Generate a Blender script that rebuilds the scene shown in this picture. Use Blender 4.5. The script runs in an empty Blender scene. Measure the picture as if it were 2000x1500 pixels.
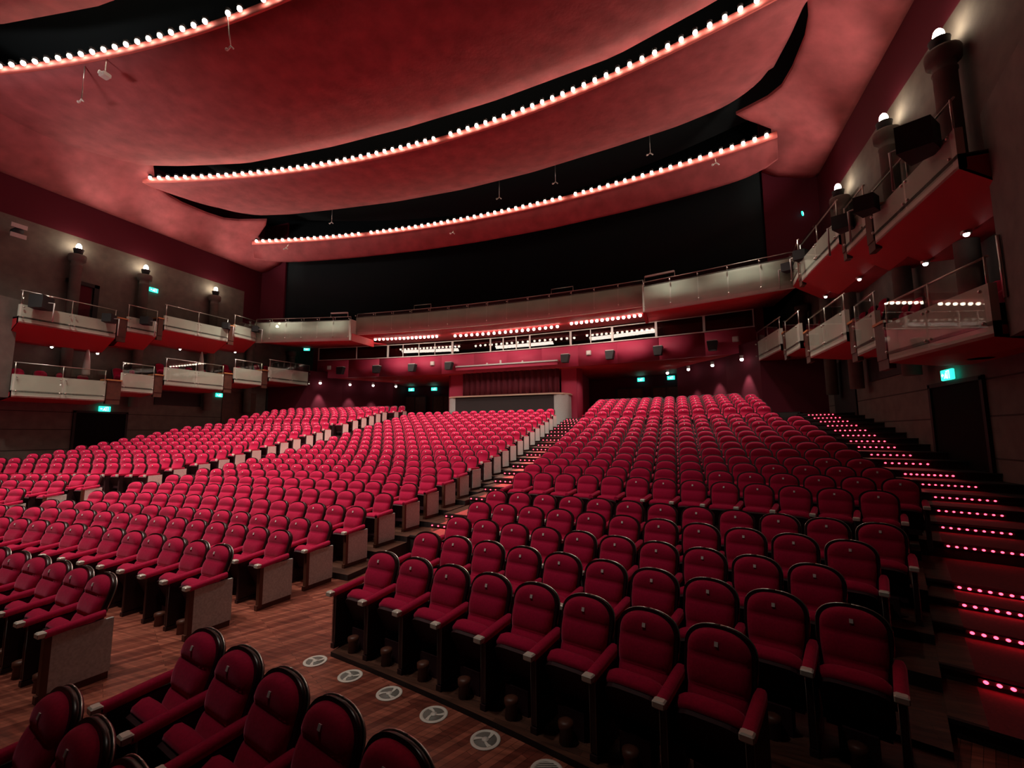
import bpy, math, random
from mathutils import Vector, Matrix
random.seed(7)
PI = math.pi
sc = bpy.context.scene
COL = sc.collection

# ------------------------------------------------------------------ camera, world, exposure
F_PX, YAW, PITCH, ROLL = 868.0, math.radians(20.100), math.radians(6.413), math.radians(-0.332)
CAM = Vector((10.077, 0.0, 2.5))
fw = Vector((-math.sin(YAW) * math.cos(PITCH), math.cos(YAW) * math.cos(PITCH), math.sin(PITCH)))
rt0 = Vector((math.cos(YAW), math.sin(YAW), 0))
up0 = rt0.cross(fw)
rt = rt0 * math.cos(ROLL) + up0 * math.sin(ROLL)
up = -rt0 * math.sin(ROLL) + up0 * math.cos(ROLL)
cd = bpy.data.cameras.new('camera')
cam = bpy.data.objects.new('camera', cd)
COL.objects.link(cam)
cd.sensor_fit = 'HORIZONTAL'
cd.sensor_width = 36.0
cd.lens = 36.0 * F_PX / 2000.0
cd.clip_start = 0.05
cd.clip_end = 200
cam.matrix_world = Matrix(((rt.x, up.x, -fw.x, CAM.x), (rt.y, up.y, -fw.y, CAM.y), (rt.z, up.z, -fw.z, CAM.z), (0, 0, 0, 1)))
sc.camera = cam

def project(p):
    d = Vector(p) - CAM
    z = d.dot(fw)
    if z < 0.05:
        return None
    return 1000 + F_PX * d.dot(rt) / z, 750 - F_PX * d.dot(up) / z, z

w = bpy.data.worlds.new('world')
sc.world = w
w.use_nodes = True
w.node_tree.nodes['Background'].inputs[0].default_value = (0.9, 0.55, 0.55, 1)
w.node_tree.nodes['Background'].inputs[1].default_value = 0.0
sc.view_settings.view_transform = 'Standard'
sc.view_settings.look = 'None'
sc.view_settings.exposure = 0.0
sc.view_settings.gamma = 1.0
sc.view_settings.use_curve_mapping = False
sc.cycles.use_denoising = True
sc.cycles.max_bounces = 6
sc.cycles.diffuse_bounces = 3
sc.cycles.transparent_max_bounces = 24
sc.cycles.sample_clamp_indirect = 4.0

YC = -27.28          # centre of the seating arcs lies on the hall's axis
def pol(r, th):
    return (r * math.sin(th), YC + r * math.cos(th))

def light(name, kind, loc, power, color=(1, .85, .7), size=0.3, aim=None, spot=None, blend=0.6, sx=None, sy=None):
    ld = bpy.data.lights.new(name, kind)
    ld.energy = power
    ld.color = color
    if kind == 'AREA':
        ld.shape = 'RECTANGLE'
        ld.size = sx or size
        ld.size_y = sy or size
    else:
        ld.shadow_soft_size = size
    if kind == 'SPOT':
        ld.spot_size = math.radians(spot or 90)
        ld.spot_blend = blend
    o = bpy.data.objects.new(name, ld)
    COL.objects.link(o)
    o.location = loc
    if aim is not None:
        o.rotation_euler = (Vector(aim) - Vector(loc)).to_track_quat('-Z', 'Y').to_euler()
    return o

# house lights: the lamp rows along the ceiling reflectors light stalls and ceiling
WARM = (1.0, 0.86, 0.74)
def arc_y(apex, R, x):
    return apex - R + math.sqrt(R * R - x * x)
L3 = lambda x: arc_y(21.7, 51.3, x)
L2 = lambda x: arc_y(15.77, 41.0, x)
L1 = lambda x: arc_y(8.82, 48.0, x)
for i in range(9):
    x = -12.6 + 25.2 * i / 8
    light('lamp_row_spot', 'SPOT', (x, L3(x) - 0.45, 14.1), 3600 if x < 11 else 2200, WARM, 0.25, (x * 0.98, L3(x) - 2.2, 2.5), 66, 0.9)
    x = -11.6 + 23.2 * i / 8
    light('lamp_row_spot', 'SPOT', (x, L2(x) - 0.45, 14.7), 2400 if x < 8 else 1300, WARM, 0.25, (x * 0.98, 19.5, 2.0), 72, 0.9)
for i in range(7):
    x = -12.0 + 15.0 * i / 6
    light('lamp_row_spot', 'SPOT', (x, L1(x) - 0.45, 14.9), 2300 if x < 2 else 700, WARM, 0.25, (x, 12.0, 0), 76, 0.9)
# the foremost lamp row hangs over the stage edge, above the frame
for i in range(7):
    x = -11.5 + 17.0 * i / 6
    light('lamp_row_spot', 'SPOT', (x, 2.0, 14.9), 2300 if x < 4 else 1400, WARM, 0.25, (x + .2, 9.2, 0), 66, 0.95)
# added fill light, out of view behind the camera, brightens the left reflectors
sl = light('reflector_fill', 'AREA', (-9.0, -4.0, 6.5), 90, (1, .88, .82), 2, (-11, 12.5, 15.4), sx=5, sy=1.0)
sl.data.spread = math.radians(45)

# ------------------------------------------------------------------ helpers
class MB:
    def __init__(s):
        s.v = []; s.f = []; s.m = []; s.sm = []
    def add(s, vs, fs, mi=0, smooth=False):
        b = len(s.v)
        s.v += [tuple(v) for v in vs]
        for f in fs:
            s.f.append([b + i for i in f]); s.m.append(mi); s.sm.append(smooth)
    def box(s, x0, y0, z0, x1, y1, z1, mi=0):
        s.add([(x0, y0, z0), (x1, y0, z0), (x1, y1, z0), (x0, y1, z0), (x0, y0, z1), (x1, y0, z1), (x1, y1, z1), (x0, y1, z1)],
              [(0, 3, 2, 1), (4, 5, 6, 7), (0, 1, 5, 4), (1, 2, 6, 5), (2, 3, 7, 6), (3, 0, 4, 7)], mi)
    def obox(s, c, ax, ay, az, hx, hy, hz, mi=0):
        c = Vector(c); X = Vector(ax).normalized() * hx; Y = Vector(ay).normalized() * hy; Z = Vector(az).normalized() * hz
        vs = [c - X - Y - Z, c + X - Y - Z, c + X + Y - Z, c - X + Y - Z, c - X - Y + Z, c + X - Y + Z, c + X + Y + Z, c - X + Y + Z]
        s.add(vs, [(0, 3, 2, 1), (4, 5, 6, 7), (0, 1, 5, 4), (1, 2, 6, 5), (2, 3, 7, 6), (3, 0, 4, 7)], mi)
    def rbox(s, x0, y0, z0, x1, y1, z1, b=0.01, mi=0):
        b = min(b, (x1 - x0) * .45, (y1 - y0) * .45, (z1 - z0) * .45)
        rings = [(z0, b), (z0 + b, 0), (z1 - b, 0), (z1, b)]
        vs = []
        for z, i in rings:
            xa, xb, ya, yb = x0 + i, x1 - i, y0 + i, y1 - i
            c = b * .6
            vs += [(xa + c, ya, z), (xb - c, ya, z), (xb, ya + c, z), (xb, yb - c, z), (xb - c, yb, z), (xa + c, yb, z), (xa, yb - c, z), (xa, ya + c, z)]
        fs = [tuple(range(7, -1, -1)), tuple(range(24, 32))]
        for k in range(3):
            for i in range(8):
                j = (i + 1) % 8
                fs.append((k * 8 + i, k * 8 + j, k * 8 + 8 + j, k * 8 + 8 + i))
        s.add(vs, fs, mi)
    def prism(s, poly, z0, z1, mi=0, frame=None, smooth=False):
        n = len(poly)
        f = frame or (lambda a, b, c: (a, b, c))
        vs = [f(a, b, z0) for a, b in poly] + [f(a, b, z1) for a, b in poly]
        s.add(vs, [tuple(range(n - 1, -1, -1)), tuple(range(n, 2 * n))], mi)
        b = len(s.v) - 2 * n
        for i in range(n):
            j = (i + 1) % n
            s.f.append([b + i, b + j, b + n + j, b + n + i]); s.m.append(mi); s.sm.append(smooth)
    def lathe(s, prof, c=(0, 0, 0), n=16, mi=0, smooth=True, axis='z'):
        vs = []
        for r, z in prof:
            for i in range(n):
                a = 2 * PI * i / n
                p = (r * math.cos(a), r * math.sin(a), z)
                if axis == 'y': p = (p[0], p[2], p[1])
                if axis == 'x': p = (p[2], p[0], p[1])
                vs.append((c[0] + p[0], c[1] + p[1], c[2] + p[2]))
        fs = []
        for k in range(len(prof) - 1):
            for i in range(n):
                j = (i + 1) % n
                fs.append((k * n + i, k * n + j, k * n + n + j, k * n + n + i))
        fs.append(tuple(range(n - 1, -1, -1)))
        fs.append(tuple(range((len(prof) - 1) * n, len(prof) * n)))
        s.add(vs, fs, mi, smooth)
    def tube(s, pts, r, n=8, mi=0):
        pts = [Vector(p) for p in pts]
        vs = []
        for i, p in enumerate(pts):
            t = (pts[min(i + 1, len(pts) - 1)] - pts[max(i - 1, 0)]).normalized()
            a = t.cross(Vector((0, 0, 1)))
            if a.length < 1e-3: a = t.cross(Vector((1, 0, 0)))
            a.normalize(); b = t.cross(a)
            for k in range(n):
                q = 2 * PI * k / n
                vs.append(p + a * (r * math.cos(q)) + b * (r * math.sin(q)))
        fs = []
        for i in range(len(pts) - 1):
            for k in range(n):
                j = (k + 1) % n
                fs.append((i * n + k, i * n + j, i * n + n + j, i * n + n + k))
        fs.append(tuple(range(n - 1, -1, -1))); fs.append(tuple(range((len(pts) - 1) * n, len(pts) * n)))
        s.add(vs, fs, mi, True)
    def grid(s, rows, mi=0, smooth=True, flip=False):
        n = len(rows[0])
        vs = [p for r in rows for p in r]
        fs = []
        for i in range(len(rows) - 1):
            for j in range(n - 1):
                q = (i * n + j, i * n + j + 1, i * n + n + j + 1, i * n + n + j)
                fs.append(q[::-1] if flip else q)
        s.add(vs, fs, mi, smooth)
    def sheet(s, rows, t, mi=0, smooth=True, off=None):
        """closed slab: surface rows plus the same surface shifted by t along off (default up)"""
        off = Vector(off or (0, 0, 1)) * t
        n = len(rows[0]); m = len(rows)
        vs = [Vector(p) for r in rows for p in r]; N = len(vs)
        vs2 = [v + off for v in vs]
        fs = []
        for i in range(m - 1):
            for j in range(n - 1):
                q = (i * n + j, i * n + j + 1, i * n + n + j + 1, i * n + n + j)
                fs.append(q[::-1]); fs.append(tuple(N + k for k in q))
        s.add(vs + vs2, fs, mi, smooth)
        b = len(s.v) - 2 * N
        edge = [j for j in range(n)] + [i * n + n - 1 for i in range(1, m)] + [(m - 1) * n + j for j in range(n - 2, -1, -1)] + [i * n for i in range(m - 2, 0, -1)]
        for k in range(len(edge)):
            a, c = edge[k], edge[(k + 1) % len(edge)]
            s.f.append([b + a, b + c, b + N + c, b + N + a]); s.m.append(mi); s.sm.append(False)
    def sphere(s, c, r, n=10, m=7, mi=0, sz=1.0):
        prof = [(r * math.sin(PI * k / m) + 1e-4, -r * sz * math.cos(PI * k / m)) for k in range(m + 1)]
        s.lathe(prof, c, n, mi)
    def mesh(s, name, mats):
        me = bpy.data.meshes.new(name)
        me.from_pydata(s.v, [], s.f)
        for m in (mats if isinstance(mats, (list, tuple)) else [mats]):
            me.materials.append(m)
        me.polygons.foreach_set('material_index', s.m)
        me.polygons.foreach_set('use_smooth', s.sm)
        me.validate()
        me.update()
        return me
    def obj(s, name, mats, parent=None, loc=None, rz=None):
        return link(name, s.mesh(name, mats), parent, loc, rz)

def link(name, me, parent=None, loc=None, rz=None):
    o = bpy.data.objects.new(name, me)
    COL.objects.link(o)
    if parent is not None: o.parent = parent
    if loc is not None: o.location = loc
    if rz is not None: o.rotation_euler = (0, 0, rz)
    return o

def tag(o, label, cat, group=None, kind=None):
    o['label'] = label; o['category'] = cat
    if group: o['group'] = group
    if kind: o['kind'] = kind
    return o
def thing(name, label, cat, loc=(0, 0, 0), rz=0, group=None):
    return tag(link(name, None, None, loc, rz), label, cat, group)
def struct(o):
    o['kind'] = 'structure'
    return o

ONES = 'zeroth first second third fourth fifth sixth seventh eighth ninth tenth eleventh twelfth thirteenth fourteenth fifteenth sixteenth seventeenth eighteenth nineteenth'.split()
TENS = {20: 'twent', 30: 'thirt', 40: 'fort', 50: 'fift', 60: 'sixt', 70: 'sevent'}
def ordn(n):
    if n < 20: return ONES[n]
    t = TENS[n // 10 * 10]
    return t + 'ieth' if n % 10 == 0 else t + 'y-' + ONES[n % 10]

# ------------------------------------------------------------------ materials
def mat(name, col, rough=0.6, metal=0.0, spec=0.5, emit=None, es=0.0, noise=None, bump=None, sheen=0.0, coat=0.0):
    m = bpy.data.materials.new(name); m.use_nodes = True
    nt = m.node_tree; b = nt.nodes['Principled BSDF']
    b.inputs['Base Color'].default_value = (*col, 1)
    b.inputs['Roughness'].default_value = rough
    b.inputs['Metallic'].default_value = metal
    b.inputs['Specular IOR Level'].default_value = spec
    if sheen:
        b.inputs['Sheen Weight'].default_value = sheen
        b.inputs['Sheen Roughness'].default_value = 0.45
        b.inputs['Sheen Tint'].default_value = (1.0, 0.25, 0.4, 1)
    if coat: b.inputs['Coat Weight'].default_value = coat
    if emit:
        b.inputs['Emission Color'].default_value = (*emit, 1)
        b.inputs['Emission Strength'].default_value = es
    if noise or bump:
        tc = nt.nodes.new('ShaderNodeTexCoord')
        n = nt.nodes.new('ShaderNodeTexNoise')
        sc_, amt, det = (noise or (bump[0], 0.2, 4))
        n.inputs['Scale'].default_value = sc_; n.inputs['Detail'].default_value = det
        nt.links.new(tc.outputs['Object'], n.inputs['Vector'])
        if noise:
            r = nt.nodes.new('ShaderNodeMix'); r.data_type = 'RGBA'
            r.inputs[6].default_value = (*[c * (1 - amt) for c in col], 1)
            r.inputs[7].default_value = (*[min(1, c * (1 + amt)) for c in col], 1)
            mr = nt.nodes.new('ShaderNodeMapRange'); mr.inputs[1].default_value = .3; mr.inputs[2].default_value = .7
            nt.links.new(n.outputs['Fac'], mr.inputs[0]); nt.links.new(mr.outputs[0], r.inputs[0])
            nt.links.new(r.outputs[2], b.inputs['Base Color'])
        if bump:
            n2 = nt.nodes.new('ShaderNodeTexNoise'); n2.inputs['Scale'].default_value = bump[0]; n2.inputs['Detail'].default_value = 5
            nt.links.new(tc.outputs['Object'], n2.inputs['Vector'])
            bp = nt.nodes.new('ShaderNodeBump'); bp.inputs['Strength'].default_value = bump[1]; bp.inputs['Distance'].default_value = bump[2] if len(bump) > 2 else 0.02
            nt.links.new(n2.outputs['Fac'], bp.inputs['Height']); nt.links.new(bp.outputs[0], b.inputs['Normal'])
    return m

def glass_mat(name, tint=(0.93, 0.96, 0.94), base=0.035):
    m = bpy.data.materials.new(name); m.use_nodes = True
    nt = m.node_tree; nt.nodes.remove(nt.nodes['Principled BSDF'])
    out = nt.nodes['Material Output']
    t = nt.nodes.new('ShaderNodeBsdfTransparent'); t.inputs[0].default_value = (*tint, 1)
    g = nt.nodes.new('ShaderNodeBsdfGlossy'); g.inputs['Roughness'].default_value = 0.015; g.inputs[0].default_value = (1, 1, 1, 1)
    lf = nt.nodes.new('ShaderNodeLayerWeight'); lf.inputs['Blend'].default_value = 0.5
    pw = nt.nodes.new('ShaderNodeMath'); pw.operation = 'POWER'; pw.inputs[1].default_value = 5.0
    lw = nt.nodes.new('ShaderNodeMath'); lw.operation = 'MULTIPLY_ADD'; lw.inputs[1].default_value = 0.7; lw.inputs[2].default_value = base
    nt.links.new(lf.outputs['Facing'], pw.inputs[0]); nt.links.new(pw.outputs[0], lw.inputs[0])
    mx = nt.nodes.new('ShaderNodeMixShader')
    nt.links.new(lw.outputs[0], mx.inputs[0]); nt.links.new(t.outputs[0], mx.inputs[1]); nt.links.new(g.outputs[0], mx.inputs[2])
    nt.links.new(mx.outputs[0], out.inputs[0])
    return m

def plank_mat(name, c1, c2, ang, rough=0.35):
    m = bpy.data.materials.new(name); m.use_nodes = True
    nt = m.node_tree; b = nt.nodes['Principled BSDF']
    geo = nt.nodes.new('ShaderNodeNewGeometry')
    mp = nt.nodes.new('ShaderNodeMapping'); mp.inputs['Rotation'].default_value = (0, 0, ang)
    br = nt.nodes.new('ShaderNodeTexBrick')
    br.inputs['Color1'].default_value = (*c1, 1); br.inputs['Color2'].default_value = (*c2, 1)
    br.inputs['Mortar'].default_value = (c1[0] * .3, c1[1] * .3, c1[2] * .3, 1)
    br.inputs['Scale'].default_value = 1.0; br.inputs['Mortar Size'].default_value = 0.002
    br.inputs['Brick Width'].default_value = 0.8; br.inputs['Row Height'].default_value = 0.065; br.offset = 0.37
    br.inputs['Bias'].default_value = -0.1
    nz = nt.nodes.new('ShaderNodeTexNoise'); nz.inputs['Scale'].default_value = 9; nz.inputs['Detail'].default_value = 6
    mul = nt.nodes.new('ShaderNodeMix'); mul.data_type = 'RGBA'; mul.blend_type = 'MULTIPLY'; mul.inputs[0].default_value = 0.8
    cr = nt.nodes.new('ShaderNodeValToRGB'); cr.color_ramp.elements[0].color = (.35, .3, .3, 1); cr.color_ramp.elements[0].position = .3; cr.color_ramp.elements[1].color = (1.3, 1.2, 1.15, 1); cr.color_ramp.elements[1].position = .7
    mp2 = nt.nodes.new('ShaderNodeMapping'); mp2.inputs['Rotation'].default_value = (0, 0, ang); mp2.inputs['Scale'].default_value = (0.25, 2.5, 1)
    L = nt.links.new
    L(geo.outputs['Position'], mp.inputs[0]); L(mp.outputs[0], br.inputs['Vector'])
    L(geo.outputs['Position'], mp2.inputs[0]); L(mp2.outputs[0], nz.inputs['Vector']); L(nz.outputs['Fac'], cr.inputs[0])
    L(br.outputs['Color'], mul.inputs[6]); L(cr.outputs[0], mul.inputs[7]); L(mul.outputs[2], b.inputs['Base Color'])
    b.inputs['Roughness'].default_value = rough
    return m

M = dict(
    velvet=mat('red_velvet', (0.42, 0.005, 0.048), 0.85, spec=0.15, sheen=0.55, noise=(60, .12, 2), bump=(14, .25, .01)),
    shell=mat('dark_seat_shell', (0.022, 0.008, 0.008), 0.28, spec=0.5),
    pan=mat('dark_seat_underside', (0.035, 0.004, 0.009), 0.7),
    chrome=mat('brushed_metal', (0.62, 0.58, 0.53), 0.3, 0.9),
    dullmetal=mat('dull_metal_edge', (0.30, 0.26, 0.24), 0.5, 0.6),
    tip=mat('pale_metal_tip', (0.72, 0.68, 0.60), 0.4, 0.2),
    disc=mat('seat_number_disc', (0.8, 0.72, 0.7), 0.4),
    endp=mat('grey_fabric_end_panel', (0.58, 0.59, 0.57), 0.9, noise=(40, .15, 3)),
    standard=mat('dark_standard', (0.03, 0.008, 0.010), 0.5),
    ceil=mat('red_stucco', (0.35, 0.076, 0.084), 0.75, noise=(1.6, .22, 8), bump=(5, .35, .04)),
    edge=mat('lamplit_ledge', (0.72, 0.16, 0.14), 0.6),  # lamp glow on the red edge is put into this pink
    black=mat('black_void', (0.022, 0.027, 0.030), 0.95, spec=0.05),
    maroon=mat('maroon_wall', (0.10, 0.009, 0.021), 0.8, spec=0.2),
    crimson=mat('crimson_band', (0.46, 0.03, 0.085), 0.7),
    soffit=mat('red_soffit', (0.45, 0.02, 0.03), 0.65),
    concrete=mat('grey_plaster', (0.15, 0.125, 0.108), 0.85, noise=(3, .15, 8), bump=(30, .2, .01)),
    joint=mat('plaster_joint', (0.05, 0.04, 0.035), 0.9),
    fascia=mat('pale_green_grey_fascia', (0.62, 0.63, 0.55), 0.7, noise=(1.2, .10, 5)),
    brown=mat('brown_wood_panel', (0.09, 0.028, 0.016), 0.5, noise=(6, .25, 4)),
    cap=mat('orange_wood_cap', (0.55, 0.22, 0.08), 0.45),
    cream=mat('cream_edge', (0.75, 0.52, 0.40), 0.5),
    frame=mat('white_window_frame', (0.62, 0.55, 0.52), 0.5),
    spk=mat('black_speaker_cloth', (0.018, 0.018, 0.02), 0.7),
    grey=mat('speaker_bracket', (0.55, 0.5, 0.48), 0.5),
    curtain=mat('maroon_curtain', (0.10, 0.004, 0.015), 0.9, sheen=0.2),
    darkbox=mat('dark_booth_front', (0.045, 0.032, 0.033), 0.7),
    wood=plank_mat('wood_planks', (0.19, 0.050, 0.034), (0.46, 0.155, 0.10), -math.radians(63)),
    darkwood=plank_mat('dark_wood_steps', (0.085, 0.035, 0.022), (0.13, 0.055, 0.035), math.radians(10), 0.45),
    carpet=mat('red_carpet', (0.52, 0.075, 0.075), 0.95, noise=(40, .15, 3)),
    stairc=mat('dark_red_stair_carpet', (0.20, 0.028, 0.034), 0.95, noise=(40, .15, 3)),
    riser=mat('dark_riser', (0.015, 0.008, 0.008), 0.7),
    door=mat('black_door', (0.006, 0.0055, 0.0055), 0.8, spec=0.1),
    vent=mat('pale_vent_metal', (0.75, 0.71, 0.64), 0.45),
    ventdark=mat('vent_grille_grey', (0.22, 0.21, 0.19), 0.6),
    lamp=mat('lamp_glow', (1, 1, 1), 0.5, emit=(1.0, 0.84, 0.66), es=19),
    lampW=mat('downlight_glow', (1, 1, 1), 0.5, emit=(1.0, 0.88, 0.80), es=14),
    led=mat('red_led_glow', (1, .1, .1), 0.5, emit=(1.0, 0.035, 0.07), es=9),
    exitm=mat('exit_sign_glow', (0.1, .8, .6), 0.5, emit=(0.03, 0.75, 0.52), es=1.8),
    exitw=mat('exit_sign_pictogram', (1, 1, 1), 0.5, emit=(0.75, 1.0, 0.95), es=1.6),
    wallglow=mat('wall_lamp_glow', (1, 1, 1), 0.5, emit=(1.0, 0.86, 0.62), es=40),
    glass=glass_mat('clear_glass'),
    pane=glass_mat('window_glass', (0.6, 0.55, 0.55), 0.05),
)

# ------------------------------------------------------------------ seating data: (arc radius of the headrest line, floor height)
C_ROWS = [(29.85, 0), (30.86, 0), (32.2, 0), (33.19, 0), (34.05, 0), (34.96, .10), (35.84, .25), (36.8, .36), (37.68, .48), (38.57, .60), (39.4, .72),
          (40.2, .85), (41.05, 1.0), (41.85, 1.14), (42.62, 1.30), (43.4, 1.46), (44.2, 1.63), (44.95, 1.80), (45.75, 1.97), (46.5, 2.13), (47.25, 2.29),
          (48.0, 2.44), (48.75, 2.6), (49.5, 2.78)]
R_ROWS = [(29.82, 0, 10.2), (30.66, 0, 10.4), (32.85, .05, 10.5), (33.87, .08, 11.24), (34.86, .13, 11.6), (35.69, .26, 12.05), (36.51, .36, 12.4), (38.14, .60, 13.02),
          (38.92, .74, 13.36), (39.76, .86, 13.7), (40.51, .98, 13.87), (41.17, 1.14, 13.82), (41.89, 1.28, 13.78), (42.62, 1.43, 13.72), (43.26, 1.57, 13.67),
          (43.94, 1.71, 13.59), (44.69, 1.88, 13.55), (45.3, 2.01, 13.48), (45.85, 2.16, 13.4), (47.1, 2.46, 13.3), (47.85, 2.66, 13.25), (48.55, 2.82, 13.22),
          (49.2, 2.96, 13.15), (49.8, 3.10, 13.05), (50.4, 3.22, 12.9), (51.6, 3.3, 12.5), (52.5, 3.38, 11.8)]
ZR = [(28, 0), (33.87, .05), (34.86, .13), (35.69, .27), (36.51, .37), (38.14, .60), (38.92, .74), (39.76, .85), (40.51, 1.0), (41.17, 1.15), (41.89, 1.29), (42.62, 1.45),
      (43.26, 1.59), (43.94, 1.72), (44.69, 1.89), (45.3, 2.02), (45.85, 2.18), (46.67, 2.40), (47.98, 2.72), (49.95, 3.14), (51, 3.3), (60, 3.4)]
def zfun(r):
    for (a, za), (b, zb) in zip(ZR, ZR[1:]):
        if r <= b:
            return za + (zb - za) * max(0, (r - a)) / (b - a)
    return ZR[-1][1]
PITCH_S = 0.55

# ------------------------------------------------------------------ floor, tiers, stairs
mb = MB()
mb.add([(-16.45, -4, 0), (16.45, -4, 0), (16.45, 33, 0), (-16.45, 33, 0), (-16.45, -4, -.3), (16.45, -4, -.3), (16.45, 33, -.3), (-16.45, 33, -.3)],
       [(0, 1, 2, 3), (7, 6, 5, 4), (0, 4, 5, 1), (1, 5, 6, 2), (2, 6, 7, 3), (3, 7, 4, 0)])
struct(mb.obj('floor', M['wood']))

def sector(mb, r0, r1, ta, tb, z, zb, mi_top, mi_side, n=10):
    """annular step; ta / tb map radius to the angle of its two ends"""
    A = [pol(r0, ta(r0) + (tb(r0) - ta(r0)) * i / n) for i in range(n + 1)]
    B = [pol(r1, ta(r1) + (tb(r1) - ta(r1)) * i / n) for i in range(n + 1)]
    mb.grid([[(x, y, z) for x, y in A], [(x, y, z) for x, y in B]], mi_top, False)
    mb.grid([[(x, y, zb) for x, y in A], [(x, y, z) for x, y in A]], mi_side, False)
    mb.grid([[(x, y, zb) for x, y in B], [(x, y, z) for x, y in B]], mi_side, False, True)
    for P, Q, fl in ((A[0], B[0], True), (A[-1], B[-1], False)):
        mb.grid([[(*P, zb), (*Q, zb)], [(*P, z), (*Q, z)]], mi_side, False, fl)

axx = lambda x: (lambda r: math.asin(max(-1, min(1, x / r))))
thc = lambda d: (lambda r: math.radians(d))
EDGE_R = lambda r: min(math.radians(20.55), max(math.radians(17.0), math.asin(min(.99, (14.25 if r > 41 else 99) / r)))) if r > 31 else math.radians(20.2)
neg = lambda f: (lambda r: -f(r))
R_END = 59.4
# centre block tiers
mb = MB()
rows = C_ROWS
for k in range(3, len(rows)):
    r0 = rows[k - 1][0] + .06; r1 = (rows[k][0] + .06) if k < len(rows) - 1 else 51.5
    if rows[k][1] > 0: sector(mb, r0, r1, axx(-4.66), axx(4.66), rows[k][1], -.05, 0, 1)
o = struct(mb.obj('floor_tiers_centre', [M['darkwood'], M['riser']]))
for sgn, nm in ((1, 'right'), (-1, 'left')):
    mb = MB()
    for k in range(2, len(R_ROWS)):
        r0 = R_ROWS[k - 1][0] + .06; r1 = (R_ROWS[k][0] + .06) if k < len(R_ROWS) - 1 else R_END
        if k == 2: r0 = 32.22  # slight step; its dark riser also stands for shade under the row
        a, b = axx(6.28), EDGE_R
        if sgn < 0: a, b = neg(b), neg(a)
        sector(mb, r0, r1, a, b, R_ROWS[k][1], -.05, 0, 1)
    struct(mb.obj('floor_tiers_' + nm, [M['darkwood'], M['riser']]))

AISLE = [36.0, 36.84, 37.5, 38.9, 39.87, 40.65, 41.45, 42.28, 43.04, 43.82, 44.6, 45.3, 46.0, 46.7, 47.35, 48.0, 48.65, 49.3, 49.9, 50.5]
SIDE = [34.45, 35.24, 36.16, 36.85, 37.37, 38.85, 39.8, 40.63, 41.38, 42.2, 42.9, 43.84, 44.6, 45.4, 45.95, 46.56, 47.2, 47.87, 48.6, 49.3, 50.0]
led_spots = []
def stair(name, bounds, parts, zoff=0.0, top='carpet'):
    """parts: (ta, tb, top material index) side by side across the stair"""
    mb = MB()
    for i, r0 in enumerate(bounds):
        r1 = bounds[i + 1] if i + 1 < len(bounds) else R_END
        z = zfun((r0 + min(r1, r0 + 0.8)) / 2 + 0.1) + zoff
        for ta, tb, mi in parts:
            sector(mb, r0, r1, ta, tb, z, -.05, mi, 2, 6)
            # nosing lip
            sector(mb, r0 - .025, r0 + .02, ta, tb, z + .004, z - .03, 2 if mi == 1 else mi, 2, 6)
    return struct(mb.obj(name, [M[top], M['darkwood'], M['riser']]))
stair('floor_aisle_right', AISLE, [(axx(4.66), axx(4.95), 1), (axx(4.95), axx(6.15), 0), (axx(6.15), axx(6.28), 1)])
stair('floor_aisle_left', AISLE, [(axx(-6.28), axx(-6.15), 1), (axx(-6.15), axx(-4.95), 0), (axx(-4.95), axx(-4.66), 1)])
WALLX = lambda r: math.asin(min(.999, 16.42 / r))
T_C1 = lambda r: max(EDGE_R(r) + .004, min(math.radians(20.95), math.asin(14.95 / r)))
T_C2 = lambda r: max(T_C1(r) + .012, min(math.radians(22.6), math.asin(min(.99, 15.85 / r))))
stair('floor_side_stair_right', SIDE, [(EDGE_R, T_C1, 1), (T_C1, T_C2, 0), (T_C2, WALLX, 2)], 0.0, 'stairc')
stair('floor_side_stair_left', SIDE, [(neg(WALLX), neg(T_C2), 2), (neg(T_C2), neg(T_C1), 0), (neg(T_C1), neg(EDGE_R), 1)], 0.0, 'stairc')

# carpet runner laid on the flat floor before the centre aisle steps
mb = MB()
sector(mb, 34.3, 36.0, axx(4.98), axx(6.15), .012, .002, 0, 0)
tag(mb.obj('aisle_carpet', M['carpet']), 'red carpet patch on the flat floor before the right centre aisle steps', 'carpet')

# red LED strips on the risers
def led_strip(r, th0, th1, n, z, label, group, split):
    root = thing('step_light_strip', label, 'light', (*pol(r - .03, (th0 + th1) / 2), z), -(th0 + th1) / 2, group)
    half = (th1 - th0) * r / 2
    mb = MB(); mb.box(-half - .05, -.006, -.02, half + .05, .006, .02)
    mb.obj('strip_backing', M['riser'], root)
    if split:
        m1 = MB(); m1.sphere((0, 0, 0), .019, 8, 6, 0, .8)
        me = m1.mesh('led', M['led'])
        for i in range(n):
            link('led', me, root, (-half + 2 * half * i / (n - 1), -.014, 0))
    else:
        m1 = MB()
        for i in range(n):
            m1.sphere((-half + 2 * half * i / (n - 1), -.014, 0), .024, 6, 4, 0, .8)
        m1.obj('leds', M['led'], root)
for i, r in enumerate(SIDE[1:]):
    z = zfun(r) - .01 + .03
    a = T_C1(r) + .06 / r; b = min(T_C2(r) - .12 / r, math.radians(22.15))
    n = 9 if r < 43.4 else max(5, min(8, int((b - a) * r / .10)))
    led_strip(r, a, b, n, z, 'red LED strip on the %s lit riser of the right side stairs, counted from below' % ordn(i + 1), 'red LED strips on the side stairs', i < 9)
for i, r in enumerate(AISLE[1:]):
    z = zfun(r) + .01
    a = math.asin(4.72 / r) + .02 / r; b = math.asin(6.1 / r)
    led_strip(r, a, b, 9, z, 'red LED strip on the %s lit riser of the right centre aisle, from the front' % ordn(i + 1), 'red LED strips in the centre aisle', i < 4)

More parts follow.
